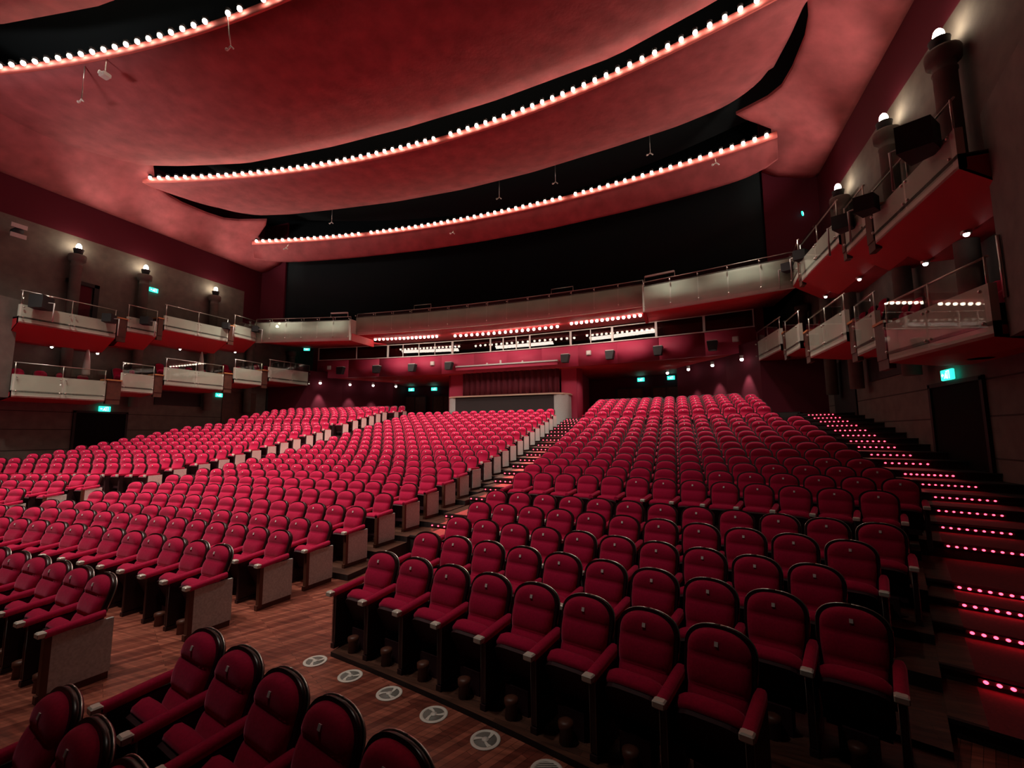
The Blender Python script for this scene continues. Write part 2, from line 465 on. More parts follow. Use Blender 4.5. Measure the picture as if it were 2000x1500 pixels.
# round floor vents
for i in range(7):
    th = math.asin(6.2 / 32.06) + i * .0184
    x, y = pol(32.06, th)
    if i < 6:
        lab = 'round pale floor vent in the wooden cross aisle, %s from its left end' % ordn(i + 1)
    else:
        continue
    root = thing('floor_vent', lab, 'vent', (x, y, 0), random.uniform(0, 2) if i < 5 else .3, 'round floor vents in the cross aisle')
    mb = MB(); mb.lathe([(.126, .001), (.126, .006), (.118, .009), (.098, .009), (.095, .004), (.095, .001)], n=32)
    mb.obj('rim', M['vent'], root)
    mb = MB(); mb.lathe([(.096, .001), (.096, .004)], n=28); mb.obj('grille', M['ventdark'], root)
    mb = MB()
    if i < 5:
        for k in range(3):
            a = k * 2 * PI / 3
            pts = []
            for rr, da in ((.02, -.9), (.05, -.25), (.095, .0), (.097, .42), (.06, .25), (.028, .1)):
                pts.append((rr * math.cos(a + da), rr * math.sin(a + da)))
            mb.prism(pts[::-1], .004, .009)
        mb.lathe([(.03, .004), (.03, .0092)], n=16)
        mb.obj('blades', M['vent'], root)
    else:
        for k in range(9):
            yy = -.08 + .02 * k; hw = math.sqrt(max(.0001, .095 ** 2 - yy * yy))
            mb.box(-hw, yy - .004, .004, hw, yy + .004, .009)
        mb.obj('slats', M['vent'], root)

# ------------------------------------------------------------------ seats
BX, BY0, BZ0, BY1, BZ1 = 0, -.215, .40, -.035, .975
BL = math.hypot(BY1 - BY0, BZ1 - BZ0)
bu = Vector((0, BY1 - BY0, BZ1 - BZ0)) / BL          # up the back
bn = Vector((0, -bu.z, bu.y))                          # towards the sitter
def bpt(x, s, d):
    return Vector((x, BY0, BZ0)) + bu * s + bn * d
def half_w(s, grow=0.0):
    H = BL + grow
    base = .222 - .016 * math.exp(-((s - .16) / .12) ** 2) + .004 * math.sin(s / H * PI)
    return base + (grow if s < H - 1e-4 else 0)
def outline(n):
    """half outline of the back, from the bottom corner up to the crown"""
    pts = [(half_w(BL * .62 * i / 5), BL * .62 * i / 5) for i in range(6)]
    a = .165
    pts = [(half_w(s), s) for s in [(BL - a) * i / 6 for i in range(7)]]
    w_ = half_w(BL - a)
    for i in range(1, n + 1):
        q = PI / 2 * i / n
        pts.append((w_ * math.cos(q) ** (2 / 2.35), BL - a + a * math.sin(q) ** (2 / 2.35)))
    pts[-1] = (0.0, BL)
    return pts
def full_outline(n, g=0.0):
    o = [(x * (1 + g / .222), s * (BL + g) / BL) for x, s in outline(n)]
    return o + [(-x, s) for x, s in o[-2::-1]]
def pad_mesh(n, cols):
    mb = MB()
    a = .165; w_ = half_w(BL - a)
    levels = [0, .012, .035, .07, .11, .15, .185, .205, .225, .26, .30, .345, .385, .405, .425] if n > 5 else [0, .03, .12, .21, .32, .415]
    O = [(half_w(q), q) for q in levels if q < BL - a] + [(x, q) for x, q in outline(n) if q >= BL - a - 1e-6]
    tuft = lambda q: .040 + .033 * (abs(math.sin(PI * (q + .004) / .2085)) ** .5)
    us = [math.sin(PI / 2 * (-1 + 2 * j / cols)) for j in range(cols + 1)]
    rows = []
    for hw, q in O:
        row = []
        for u in us:
            x = u * hw
            if q > BL - a:
                k = ((abs(x) / w_) ** 2.35 + ((q - BL + a) / a) ** 2.35) ** (1 / 2.35)
                dist = max(0, 1 - k) * a
            else:
                dist = hw * (1 - abs(u))
            dist = min(dist, q + .002)
            e = (1 - (1 - min(1, dist / .075)) ** 2.4) ** .5
            row.append(bpt(x, q, .020 + (tuft(q) + (.008 if q > .417 else 0)) * e))
        rows.append(row)
    mb.grid(rows, 0, True)
    return mb
def shell_mesh(n):
    mb = MB()
    o = full_outline(n, .022)
    o = [(o[0][0], -.05)] + o + [(o[-1][0], -.05)]
    fr = lambda a, b, c: bpt(a, b, c)
    mb.prism(o, -.026, .030, 0, fr, n > 5)
    return mb
TB, TT = Vector((0, -.27, .22)), Vector((0, -.47, .585))      # tipped-up seat: hinge side and lip
tu = (TT - TB).normalized(); TL = (TT - TB).length
tn = Vector((0, tu.z, -tu.y))                                   # towards the backrest
def tpt(x, q, d): return Vector((x, TB.y, TB.z)) + tu * q + tn * d
def tip_outline(w_, top, r, n):
    pts = [(w_, 0)]
    for i in range(n + 1):
        q = PI / 2 * i / n
        pts.append((w_ - r + r * math.cos(q), top - r * .55 + r * .55 * math.sin(q)))
    return pts + [(-x, y) for x, y in pts[::-1]]
def cushion_mesh(n):
    mb = MB()
    rings = [(.012, .0, .014), (0, .022, 0), (0, .085, 0), (.02, .115, .012), (.07, .128, .05)]
    vs = []
    for g, d, dq in rings:
        vs += [tpt(x, q, d) for x, q in tip_outline(.226 - g, TL - dq, .13, n)]
    m = len(vs) // 5
    fs = []
    for k in range(4):
        for i in range(m):
            j = (i + 1) % m
            fs.append((k * m + i, k * m + j, k * m + m + j, k * m + m + i))
    fs.append(tuple(range(m - 1, -1, -1))); fs.append(tuple(range(4 * m, 5 * m)))
    mb.add(vs, fs, 0, True)
    return mb
def pan_mesh():
    mb = MB()
    mb.prism(tip_outline(.218, TL - .03, .12, 4), -.035, .004, 0, lambda a, b, c: tpt(a, b, c))
    mb.box(-.20, -.33, .16, .20, -.16, .24)
    return mb
def arm_mesh():
    mb = MB()
    # padded arm sloping slightly up to the back
    rows = []
    for k in range(8):
        t = k / 7
        y = -.60 + .46 * t
        z = .615 + .045 * t
        wd = .043 - .008 * (t > .9)
        rows.append([(-wd, y, z - .03), (-wd, y, z + .005), (-wd * .7, y, z + .026), (0, y, z + .031), (wd * .7, y, z + .026), (wd, y, z + .005), (wd, y, z - .03)])
    mb.grid(rows, 0, True)
    mb.add(rows[0], [tuple(range(7))], 0)
    mb.add(rows[-1], [tuple(range(6, -1, -1))], 0)
    mb.add([rows[0][0], rows[0][6], rows[-1][6], rows[-1][0]], [(3, 2, 1, 0)], 0)
    return mb
def tip_mesh():
    mb = MB(); mb.rbox(-.043, -.655, .592, .043, -.585, .646, .010)
    return mb
def std_mesh():
    mb = MB()
    mb.rbox(-.026, -.56, .05, .026, -.10, .60, .012)
    mb.box(-.03, -.57, 0, .03, -.12, .05)
    return mb
def trim_mesh():
    mb = MB()
    for x in (-.024, .024):
        mb.tube([(x, -.562, .06), (x, -.562, .59)], .003, 6)
    return mb
def ped_mesh():
    mb = MB()
    mb.box(-.12, -.42, 0, .12, -.24, .21)
    return mb
def outlet_mesh():
    mb = MB(); mb.lathe([(.055, 0), (.05, .10), (.062, .12), (.062, .16), (.03, .17)], (0, -.50, 0), 12)
    return mb
def disc_mesh():
    mb = MB()
    s = BL - .10
    c = bpt(0, s, .104)
    mb.obox(c, (1, 0, 0), bu, bn, .013, .016, .004)
    return mb
SV = [0, .03, .07, .11, .15, .19, .215, .24, .28, .32, .36, .40, .43, .46, .50, .53, .555, .575, .59, BL - .004, BL - .0008]
SM = {
    'backrest': pad_mesh(10, 12).mesh('backrest', M['velvet']),
    'back_shell': shell_mesh(12).mesh('back_shell', M['shell']),
    'seat_cushion': cushion_mesh(5).mesh('seat_cushion', M['velvet']),
    'seat_pan': pan_mesh().mesh('seat_pan', M['pan']),
    'armrest': arm_mesh().mesh('armrest', M['velvet']),
    'armrest_tip': tip_mesh().mesh('armrest_tip', M['tip']),
    'side_panel': std_mesh().mesh('side_panel', M['standard']),
    'edge_trim': trim_mesh().mesh('edge_trim', M['dullmetal']),
    'pedestal': ped_mesh().mesh('pedestal', M['pan']),
    'air_outlet': outlet_mesh().mesh('air_outlet', M['brown']),
    'number_plate': disc_mesh().mesh('number_plate', M['disc']),
}
mb = MB(); mb.box(.0, -.545, .07, .034, -.07, .60); mb.box(-.03, -.60, .03, .036, -.545, .62, 1)
mb.box(-.03, -.62, 0, .03, -.08, .07, 1)
SM['end_panel'] = mb.mesh('end_panel', [M['endp'], M['brown']])
mb = MB(); mb.box(-.034, -.545, .07, .0, -.07, .60); mb.box(-.036, -.60, .03, .03, -.545, .62, 1)
mb.box(-.03, -.62, 0, .03, -.08, .07, 1)
SM['end_panel_m'] = mb.mesh('end_panel', [M['endp'], M['brown']])
# rim highlights: chrome bead on both shoulders of the shell
for sg in (-1, 1):
    o_ = [p_ for p_ in full_outline(9, .026) if p_[0] * sg >= -1e-6 and p_[1] > .30]
    mb = MB(); mb.tube([bpt(x, q, -.012) for x, q in o_], .006, 6)
    SM['rim_bead%d' % sg] = mb.mesh('rim_bead', M['chrome'])

def add_seat_parts(root, lod, first, last, endp):
    def p(n, par=None, loc=None, key=None):
        return link(n, SM[key or n], par or root, loc)
    b = p('backrest')
    sh = p('back_shell')
    p('seat_cushion')
    if lod == 0:
        p('number_plate', b)
        p('rim_bead', sh, None, 'rim_bead1'); p('rim_bead', sh, None, 'rim_bead-1')
        p('seat_pan'); p('pedestal'); p('air_outlet')
    elif lod == 1:
        p('number_plate', b); p('seat_pan')
    else:
        p('seat_pan')
    sides = [PITCH_S / 2] + ([-PITCH_S / 2] if first else [])
    for x in sides:
        a = p('armrest', None, (x, 0, 0))
        if lod < 2: p('armrest_tip', a)
        is_end = endp and ((x > 0 and last and endp in ('both', 'last')) or (x < 0 and first and endp in ('both', 'first')))
        if is_end:
            p('end_panel', None, (x, 0, 0), 'end_panel' if x > 0 else 'end_panel_m')
        else:
            sp = p('side_panel', None, (x, 0, 0))
            if lod == 0: p('edge_trim', sp)

seats = []      # (block, row index, index from the aisle, x, y, z, th, first, last, endp)
for k, (r, z) in enumerate(C_ROWS):
    th0 = math.asin(-4.13 / r); n = 16
    st = PITCH_S / r
    th0 = -st * 7.5
    for i in range(n):
        th = th0 + st * i
        seats.append(('C', k, n - i, *pol(r, th), z, th, i == 0, i == n - 1, 'both'))
for k, (r, z, xe) in enumerate(R_ROWS):
    st = PITCH_S / r
    th0 = math.asin(6.62 / r)
    n = int((math.asin(xe / r) - th0) / st + 1.35)
    for i in range(n):
        th = th0 + st * i
        seats.append(('R', k, i + 1, *pol(r, th), z, th, i == 0, i == n - 1, 'none'))
        seats.append(('L', k, i + 1, *pol(r, -th), z, -th, i == n - 1, i == 0, 'last'))
def seen(s):
    p = project((s[3], s[4], s[5] + .8))
    if p is None or p[2] < .6: return None
    if -45 < p[0] < 2045 and p[1] < 1585: return p
    return None
vis = []
for s in seats:
    p = seen(s)
    if p: vis.append((p[2], s))
vis.sort(key=lambda t: t[0])
near = vis[:298]
far = vis[298:]
BLK = {'C': 'centre block', 'R': 'right block', 'L': 'left block'}
GRP = {'C': 'red theatre seats of the centre block', 'R': 'red theatre seats of the right block', 'L': 'red theatre seats of the left block'}
for q, (d, s) in enumerate(near):
    blk, k, i, x, y, z, th, first, last, endp = s
    lod = 0 if q < 48 else (1 if q < 120 else 2)
    side = 'the right centre aisle' if blk != 'L' else 'the left aisle'
    lab = 'red velvet theatre seat, %s from %s, %s row of the %s' % (ordn(i), side, ordn(k + 1), BLK[blk])
    root = thing('theatre_seat', lab, 'seat', (x, y, z), -th, GRP[blk])
    add_seat_parts(root, lod, first, last, None if endp == 'none' else endp)

# the remaining seats as one mass
def far_parts():
    mb = MB()
    m1 = pad_mesh(4, 4)
    mb.add(m1.v, m1.f, 0, True)
    m2 = shell_mesh(3); mb.add(m2.v, m2.f, 1)
    m3 = cushion_mesh(2); mb.add(m3.v, m3.f, 0, True)
    mp_ = pan_mesh(); mb.add(mp_.v, mp_.f, 5)
    mb.box(PITCH_S / 2 - .04, -.62, .60, PITCH_S / 2 + .04, -.14, .655, 0)
    mb.box(PITCH_S / 2 - .026, -.56, 0, PITCH_S / 2 + .026, -.1, .60, 2)
    mb.box(PITCH_S / 2 - .043, -.65, .585, PITCH_S / 2 + .043, -.615, .65, 4)
    mb.obox(bpt(0, BL - .10, .104), (1, 0, 0), bu, bn, .013, .016, .004, 4)
    return mb
FP = far_parts()
big = MB()
for d, s in far:
    blk, k, i, x, y, z, th, first, last, endp = s
    c, sn = math.cos(-th), math.sin(-th)
    def tr(v): return (x + v[0] * c - v[1] * sn, y + v[0] * sn + v[1] * c, z + v[2])
    b = len(big.v)
    big.v += [tr(v) for v in FP.v]
    big.f += [[b + a for a in f] for f in FP.f]; big.m += FP.m; big.sm += FP.sm
    ex = MB()
    if endp in ('both', 'last') and last:
        ex.box(PITCH_S / 2 + .027, -.545, .07, PITCH_S / 2 + .05, -.07, .60, 3)
    if first:
        ex.box(-PITCH_S / 2 - .04, -.62, .60, -PITCH_S / 2 + .04, -.14, .655, 0)
        ex.box(-PITCH_S / 2 - .026, -.56, 0, -PITCH_S / 2 + .026, -.1, .60, 2)
        if endp == 'both': ex.box(-PITCH_S / 2 - .05, -.545, .07, -PITCH_S / 2 - .027, -.07, .60, 3)
    if ex.v:
        b = len(big.v)
        big.v += [tr(v) for v in ex.v]
        big.f += [[b + a for a in f] for f in ex.f]; big.m += ex.m; big.sm += ex.sm
o = big.obj('theatre_seats', [M['velvet'], M['shell'], M['standard'], M['endp'], M['tip'], M['pan']])
tag(o, 'mass of small distant red theatre seats filling the raked rear stalls', 'seats', None, 'stuff')

# ------------------------------------------------------------------ walls
def side_wall(sg, nm):
    X = 16.42
    mb = MB()
    # grey plaster up to z 12, a gap-free slab
    x0, x1 = sorted((sg * X, sg * (X + .4)))
    mb.box(x0, 4.0, -.3, x1, 20.8, 12.0)
    mb.box(x0, 20.8, -.3, x1, 33, 9.9)
    xi = sg * (X - .006); 
    for z in (.95, 1.92, 2.82, 3.62):
        a, b = sorted((xi, sg * (X + .1)))
        mb.box(a, 4.0, z - .018, b, 27.5, z + .018, 1)
    for y in (11.0, 16.0):
        a, b = sorted((xi, sg * (X + .1)))
    struct(mb.obj('wall_' + nm, [M['concrete'], M['joint']]))
    mb = MB()
    a, b = sorted((sg * X, sg * (X + .4)))
    mb.box(a, 4.0, 12.0, b, 24.5, 17.5)
    mb.box(a, 20.8, 9.9, b, 24.5, 12.0)
    a, b = sorted((sg * 14.3, sg * (X + .02)))
    mb.box(a, 22.05, 8.9, b, 22.3, 17.0)
    struct(mb.obj('wall_' + nm + '_upper', M['maroon']))
    # door to the foyer, dark opening beside the side stairs
    root = struct(link('door_1' if sg > 0 else 'door_2', None))
    mb = MB()
    a, b = sorted((sg * (X - .03), sg * (X + .05)))
    mb.box(a, 12.6, 1.5, b, 14.62, 3.62)
    mb.obj('door_panel', M['door'], root)
    mb = MB()
    a, b = sorted((sg * (X - .07), sg * (X + .05)))
    for y0, y1, z0, z1 in ((12.5, 12.6, 1.4, 3.7), (14.62, 14.72, 1.4, 3.7), (12.5, 14.72, 3.62, 3.72)):
        mb.box(a, y0, z0, b, y1, z1)
    mb.obj('door_frame', M['riser'], root)
    # brown door pair further back
    root = struct(link('door_3' if sg > 0 else 'door_4', None))
    mb = MB()
    a, b = sorted((sg * (X - .05), sg * (X + .05)))
    mb.box(a, 19.75, 2.0, b, 22.1, 5.3)
    mb.obj('door_panel', M['brown'] if sg < 0 else M['riser'], root)
    # dark recesses under the lower balcony
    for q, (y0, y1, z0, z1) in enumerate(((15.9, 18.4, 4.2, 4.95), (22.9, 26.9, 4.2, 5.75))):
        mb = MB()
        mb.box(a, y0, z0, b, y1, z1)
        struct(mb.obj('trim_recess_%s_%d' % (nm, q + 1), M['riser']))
side_wall(1, 'right')
side_wall(-1, 'left')
# proscenium pier that juts in beside the first balcony box
for sg, nm in ((1, 'right'), (-1, 'left')):
    mb = MB()
    poly = [(15.5, 9.93), (16.9, 9.93), (16.9, 2.0), (13.6, 2.0)]
    poly = [(sg * x, y) for x, y in poly]
    if sg > 0: poly = poly[::-1]
    mb.prism(poly, 4.1, 8.2)
    struct(mb.obj('wall_%s_pier' % nm, M['concrete']))

# rear wall under the balcony, following the back of the stalls
pl = [(-16.42, 23.0), (-14.05, 24.1), (-12.75, 26.15), (-11.4, 27.6), (-10.3, 28.9), (-10.4, 31.2), (-4.4, 31.9), (4.4, 31.9), (10.4, 31.2), (10.3, 28.9), (11.4, 27.6), (12.75, 26.15), (14.05, 24.1), (16.42, 23.0)]
mb = MB()
rows_ = [[(x, y, z) for x, y in pl] for z in (2.0, 7.0)]
mb.sheet(rows_, .3, 0, False, (0, 1, 0))
struct(mb.obj('wall_back', M['maroon']))
# ceiling under the rear gallery
mb = MB()
def band_y(x): return 26.62 - 66 + math.sqrt(66 ** 2 - x * x)
N = 24
xs = [-14.1 + 28.2 * i / N for i in range(N + 1)]
rows_ = [[(x, band_y(x) + .12, 6.6) for x in xs], [(x, 32.6, 6.3) for x in xs]]
mb.sheet(rows_, .15)
mb.box(-16.42, 24.4, 6.25, -14.0, 32.6, 6.4); mb.box(14.0, 24.4, 6.25, 16.42, 32.6, 6.4)
struct(mb.obj('ceiling_rear_stalls', M['soffit']))
# crimson band
mb = MB()
for k in range(N // 2):
    seg = xs[2 * k:2 * k + 3]
    mb = MB()
    mb.sheet([[(x, band_y(x), 6.58) for x in seg], [(x, band_y(x), 7.87) for x in seg]], .25, 0, True, (0, 1, 0))
    struct(mb.obj('wall_band_%d' % (k + 1), M['crimson']))
# dark rooms behind the windows
mb = MB()
rows_ = [[(x, band_y(x) + 3.2, 7.7) for x in xs], [(x, band_y(x) + 3.2, 9.2) for x in xs]]
mb.sheet(rows_, .1, 0, True, (0, 1, 0))
rows_ = [[(x, band_y(x) + .2, 7.72) for x in xs], [(x, band_y(x) + 3.3, 7.72) for x in xs]]
mb.sheet(rows_, .1)
struct(mb.obj('wall_control_rooms', M['darkbox']))
# windows: sill, mullions, panes
mull = [(-14.05, .07), (-11.15, .05), (-8.75, .12), (-7.6, .03), (-6.4, .03), (-5.2, .03), (-3.9, .14), (-1.15, .09), (-.25, .05), (.65, .05), (1.58, .09), (4.25, .12), (5.5, .04), (6.8, .12), (9.28, .12), (11.75, .12), (14.05, .06)]
for k in range(len(mull) - 1):
    (xa, wa), (xb, wb) = mull[k], mull[k + 1]
    root = struct(link('window_%d' % (k + 1), None))
    mb = MB()
    ya, yb = band_y(xa), band_y(xb)
    d = Vector((xb - xa, yb - ya, 0)).normalized(); nrm = Vector((-d.y, d.x, 0))
    A = Vector((xa, ya, 0)) + d * wa / 2; B = Vector((xb, yb, 0)) - d * wb / 2
    mid = (A + B) / 2; hl = (B - A).length / 2
    mb.obox((mid.x, mid.y, 8.31), d, nrm, (0, 0, 1), hl, .006, .44)
    mb.obj('window_pane', M['pane'], root)
    mb = MB()
    mb.obox((xa, ya, 8.31), d, nrm, (0, 0, 1), wa / 2, .05, .46)
    if k == len(mull) - 2: mb.obox((xb, yb, 8.31), d, nrm, (0, 0, 1), wb / 2, .05, .46)
    mb.obox((mid.x, mid.y, 7.885), d, nrm, (0, 0, 1), hl + .07, .06, .025)
    mb.obox((mid.x, mid.y, 8.775), d, nrm, (0, 0, 1), hl + .07, .05, .02)
    mb.obj('window_frame', M['frame'], root)
# maroon closing walls at the ends of the band
for sg in (1, -1):
    mb = MB()
    a, b = sorted((sg * 14.1, sg * 14.5))
    mb.box(a, 25.05, 6.6, b, 26.0, 9.2)
    struct(mb.obj('trim_band_end_%s' % ('right' if sg > 0 else 'left'), M['maroon']))

# black rear wall above the gallery
mb = MB()
xs2 = [-14.35 + 28.7 * i / 24 for i in range(25)]
rows_ = [[(x, 25.9 - 3.75 * (x / 14.35) ** 2, z) for x in xs2] for z in (9.0, 17.4)]
mb.sheet(rows_, .2, 0, True, (0, 1, 0))
struct(mb.obj('wall_back_upper', M['black']))
# roof void
mb = MB(); mb.box(-17, -6, 17.3, 17, 33, 17.6)
struct(mb.obj('ceiling', M['black']))

# ------------------------------------------------------------------ ceiling reflectors and wings
def interp(tab, x):
    x = abs(x)
    for (a, ya), (b, yb) in zip(tab, tab[1:]):
        if x <= b: return ya + (yb - ya) * (x - a) / (b - a)
    return tab[-1][1]
def smooth_interp(tab, x):
    h = .35
    return sum(interp(tab, x + d) for d in (-h, -h / 2, 0, h / 2, h)) / 5 if abs(x) + h < tab[-1][0] else interp(tab, x)
def reflector(yf, yb, zf, zb, half, label, bulge=0.0, drop=0.26, nx=72, nv=8, zfun_=None):
    root = thing('ceiling_reflector', label, 'ceiling panel')
    us = [math.sin(PI / 2 * (-1 + 2 * i / nx)) for i in range(nx + 1)]
    rows_ = []
    for k in range(nv + 1):
        v = k / nv
        row = []
        for u in us:
            x = u * half
            y0, y1 = yf(x), max(yb(x), yf(x) + .01)
            y = y0 + (y1 - y0) * v
            z = zf + (zb - zf) * v - bulge * math.sin(PI * v) if zfun_ is None else zfun_(v)
            row.append((x, y, z))
        rows_.append(row)
    mb = MB(); mb.sheet(rows_, .12)
    mb.obj('reflector_panel', M['ceil'], root)
    mb = MB()
    rows_ = [[(u * half, yf(u * half) - .03, zf + dz) for u in us] for dz in (-.02, drop)]
    mb.sheet(rows_, .06, 0, True, (0, 1, 0))
    mb.obj('ledge', M['edge'], root)
    return root
yb3 = [(0, 22.65), (4, 22.5), (8, 22.05), (10.5, 21.65), (12.3, 21.25), (13.4, 20.9), (14.1, 20.4), (14.49, 19.8)]
yb2 = [(0, 20.05), (4, 19.85), (8, 19.3), (10.7, 18.85), (12.5, 18.3), (13.4, 17.6), (13.9, 16.8), (14.15, 15.6), (14.24, 13.85)]
yb1 = [(0, 14.95), (4, 14.85), (8.65, 14.4), (10.3, 13.9), (11.8, 13.45), (13.5, 12.75), (15.6, 11.8)]
yb0 = [(0, 7.6), (6, 7.15), (9.6, 6.45), (15.6, 4.4)]
reflector(lambda x: L3(x), lambda x: smooth_interp(yb3, x), 14.47, 13.62, 14.49, 'narrow curved red stucco ceiling band with lamps, nearest the black rear wall', bulge=.12)
reflector(lambda x: L2(x) if abs(x) < 14.2 else 13.82, lambda x: smooth_interp(yb2, x), 15.0, 15.4, 14.24, 'wide curved red stucco ceiling band with lamps, second from the rear wall', bulge=.15)
reflector(lambda x: L1(x), lambda x: smooth_interp(yb1, x), 15.3, 15.45, 15.6, 'broad dark red stucco ceiling band above the lamps at top left', bulge=.30)
reflector(lambda x: arc_y(1.0, 48, x), lambda x: interp(yb0, x), 15.3, 15.6, 15.6, 'dark red ceiling band cut off by the top left corner', bulge=.2)

# wings: coved red side ceilings
def wing(sg):
    cove = [(13.0, 15.65), (13.8, 15.35), (14.5, 14.98), (15.3, 14.4), (15.8, 14.0), (16.2, 13.75), (16.45, 13.70)]
    inner = [(3.0, 13.0), (12.9, 13.0), (13.8, 14.2), (14.6, 14.42), (15.3, 14.49), (16.6, 14.42), (17.5, 14.28), (18.2, 13.95), (18.8, 13.45), (19.3, 13.0), (19.55, 13.35), (19.85, 14.35), (20.3, 14.42), (21.0, 14.38), (21.95, 14.3)]
    def zc(x):
        for (a, za), (b, zb) in zip(cove, cove[1:]):
            if x <= b: return za + (zb - za) * (x - a) / (b - a)
        return cove[-1][1]
    ys = []
    for (a, _), (b, _) in zip(inner, inner[1:]):
        n = max(1, int((b - a) / .35))
        ys += [a + (b - a) * i / n for i in range(n)]
    ys.append(inner[-1][0])
    rows_ = []
    for y in ys:
        xi = inner[-1][1]
        for (a, xa), (b, xb) in zip(inner, inner[1:]):
            if a <= y <= b: xi = xa + (xb - xa) * (y - a) / (b - a); break
        t = max(0, min(1, (y - 19.6) / 2.2)); t = t * t * (3 - 2 * t)
        row = []
        for j in range(13):
            x = xi + (16.45 - xi) * j / 12
            row.append((sg * x, y, zc(x) - .75 * t * max(0, min(1, (16.4 - x) / 1.6))))
        rows_.append(row if sg < 0 else row)
    mb = MB(); mb.sheet(rows_, .12)
    o = mb.obj('ceiling_wing', M['ceil'])
    tag(o, 'coved red stucco side ceiling along the %s wall' % ('right' if sg > 0 else 'left'), 'ceiling panel')
wing(1); wing(-1)

# ------------------------------------------------------------------ lamps along the reflectors
LB = MB(); LB.sphere((0, 0, 0), .074, 10, 7, 0, 1.15)
LB = LB.mesh('bulb', M['lamp'])
LS = MB(); LS.lathe([(.03, .05), (.075, .07), (.085, .13), (.05, .17), (.02, .18)], n=10)
LS.box(-.02, 0, .12, .02, .14, .15)
LS = LS.mesh('socket', M['spk'])
def lamp_row(fy, z, xs, desc, group):
    vis_ = []
    for x in xs:
        y = fy(x) - .16
        p = project((x, y, z))
        if p and -12 < p[0] < 2012 and -12 < p[1] < 1500: vis_.append((p[0], x, y))
    vis_.sort()
    for i, (_, x, y) in enumerate(vis_):
        root = thing('row_lamp', 'glowing lamp, %s from the left in the lamp row along %s' % (ordn(i + 1), desc), 'lamp', (x, y, z), 0, group)
        link('bulb', LB, root); link('socket', LS, root)
def spread(h, st, gaps=()):
    n = int(2 * h / st)
    return [x for x in (-h + 2 * h * i / n for i in range(n + 1)) if not any(a < x < b for a, b in gaps)]
lamp_row(L3, 14.62, spread(14.1, .41, ((5.0, 5.6), (-7.2, -7.0))), 'the narrow rear ceiling band', 'lamps of the rear ceiling row')
lamp_row(L2, 15.15, spread(13.7, .415, ((1.0, 1.55),)), 'the second ceiling band', 'lamps of the middle ceiling row')
lamp_row(L1, 15.45, spread(14.0, .46, ((-3.25, -2.75), (-1.6, -1.1), (.2, .8))), 'the top left ceiling band', 'lamps of the front ceiling row')

# lamps under the upper balcony, in three runs
def run(x0, x1, y0, y1, z0, z1, n, desc, group):
    for i in range(n):
        t = i / (n - 1)
        x = x0 + (x1 - x0) * t
        y = y0 + (y1 - y0) * t + (.45 if abs(x0 + x1) < 2 else .12) * (1 - (2 * t - 1) ** 2) * .5
        root = thing('balcony_lamp', 'small glowing lamp, %s from the left in the %s run under the balcony' % (ordn(i + 1), desc), 'lamp', (x, y, z0 + (z1 - z0) * t), 0, group)
        mb_ = SB; link('bulb', mb_, root); link('socket', SS, root)
SB = MB(); SB.sphere((0, 0, 0), .085, 8, 6); SB = SB.mesh('bulb', M['lamp'])
SS = MB(); SS.lathe([(.06, .03), (.065, .12), (.03, .16)], n=8); SS = SS.mesh('socket', M['frame'])
run(-8.5, -4.15, 24.25, 24.78, 8.83, 8.78, 16, 'left', 'lamps of the left under-balcony run')
run(-2.85, 3.85, 24.83, 24.78, 8.72, 8.72, 19, 'middle', 'lamps of the middle under-balcony run')
run(4.7, 8.85, 24.72, 24.18, 8.80, 8.78, 15, 'right', 'lamps of the right under-balcony run')
for x in (-6.3, 0.4, 6.8):
    light('under_balcony_lamp', 'AREA', (x, 24.5, 8.6), 60, WARM, 1, (x, 26.0, 6.6), sx=4, sy=.3)
# ------------------------------------------------------------------ upper balcony across the rear
def bal_side(x): return 22.19 - .245 * (abs(x) - 8.9) - .005 * (abs(x) - 8.9) ** 2
def bal_ctr(x): return 23.35 - .6 * (x / 8.7) ** 2
def parapet(name, label, fy, x0, x1, zb, zt, n, ends=()):
    root = thing(name, label, 'balcony', (0, 0, 0), 0, 'sections of the upper rear balcony')
    xs_ = [x0 + (x1 - x0) * i / n for i in range(n + 1)]
    mb = MB()
    mb.sheet([[(x, fy(x), zb) for x in xs_], [(x, fy(x), zt - .12) for x in xs_]], .16, 0, True, (0, 1, 0))
    mb.obj('fascia', M['fascia'], root)
    mb = MB()
    mb.sheet([[(x, fy(x) + .06, zb) for x in xs_], [(x, band_y(x) + .05, 8.86 if zb > 8.6 else 8.8) for x in xs_]], .1, 0, True)
    mb.obj('soffit', M['soffit'], root)
    mb = MB()
    for i in range(n):
        xa, xb = xs_[i] + .02, xs_[i + 1] - .02
        mb.sheet([[(xa, fy(xa) - .09, zb + .12), (xb, fy(xb) - .09, zb + .12)], [(xa, fy(xa) - .09, zt), (xb, fy(xb) - .09, zt)]], .015, 0, False, (0, 1, 0))
    mb.obj('glass_panel', M['glass'], root)
    mb = MB()
    mb.tube([(x, fy(x) + .1, zt + .10) for x in xs_], .025, 6)
    mb.obj('handrail', M['chrome'], root)
    mb = MB()
    for x in xs_:
        mb.tube([(x, fy(x) + .1, zt - .14), (x, fy(x) + .1, zt + .10)], .018, 6)
        for zz in (zb + .22, zt - .06):
            mb.lathe([(.035, -.02), (.035, .03)], (x, fy(x) - .09, zz), 8, 0, True, 'y')
    mb.obj('rail_posts', M['chrome'], root)
    mb = MB()
    mb.sheet([[(x, fy(x), zt - .18) for x in xs_], [(x, 26.2 - 3.75 * (x / 14.35) ** 2, zt - .18) for x in xs_]], .06)
    mb.obj('walkway', M['darkbox'], root)
    return root
rL = parapet('upper_balcony', 'pale glass-fronted upper balcony section left of the middle step', bal_side, -14.95, -8.9, 8.40, 9.83, 6)
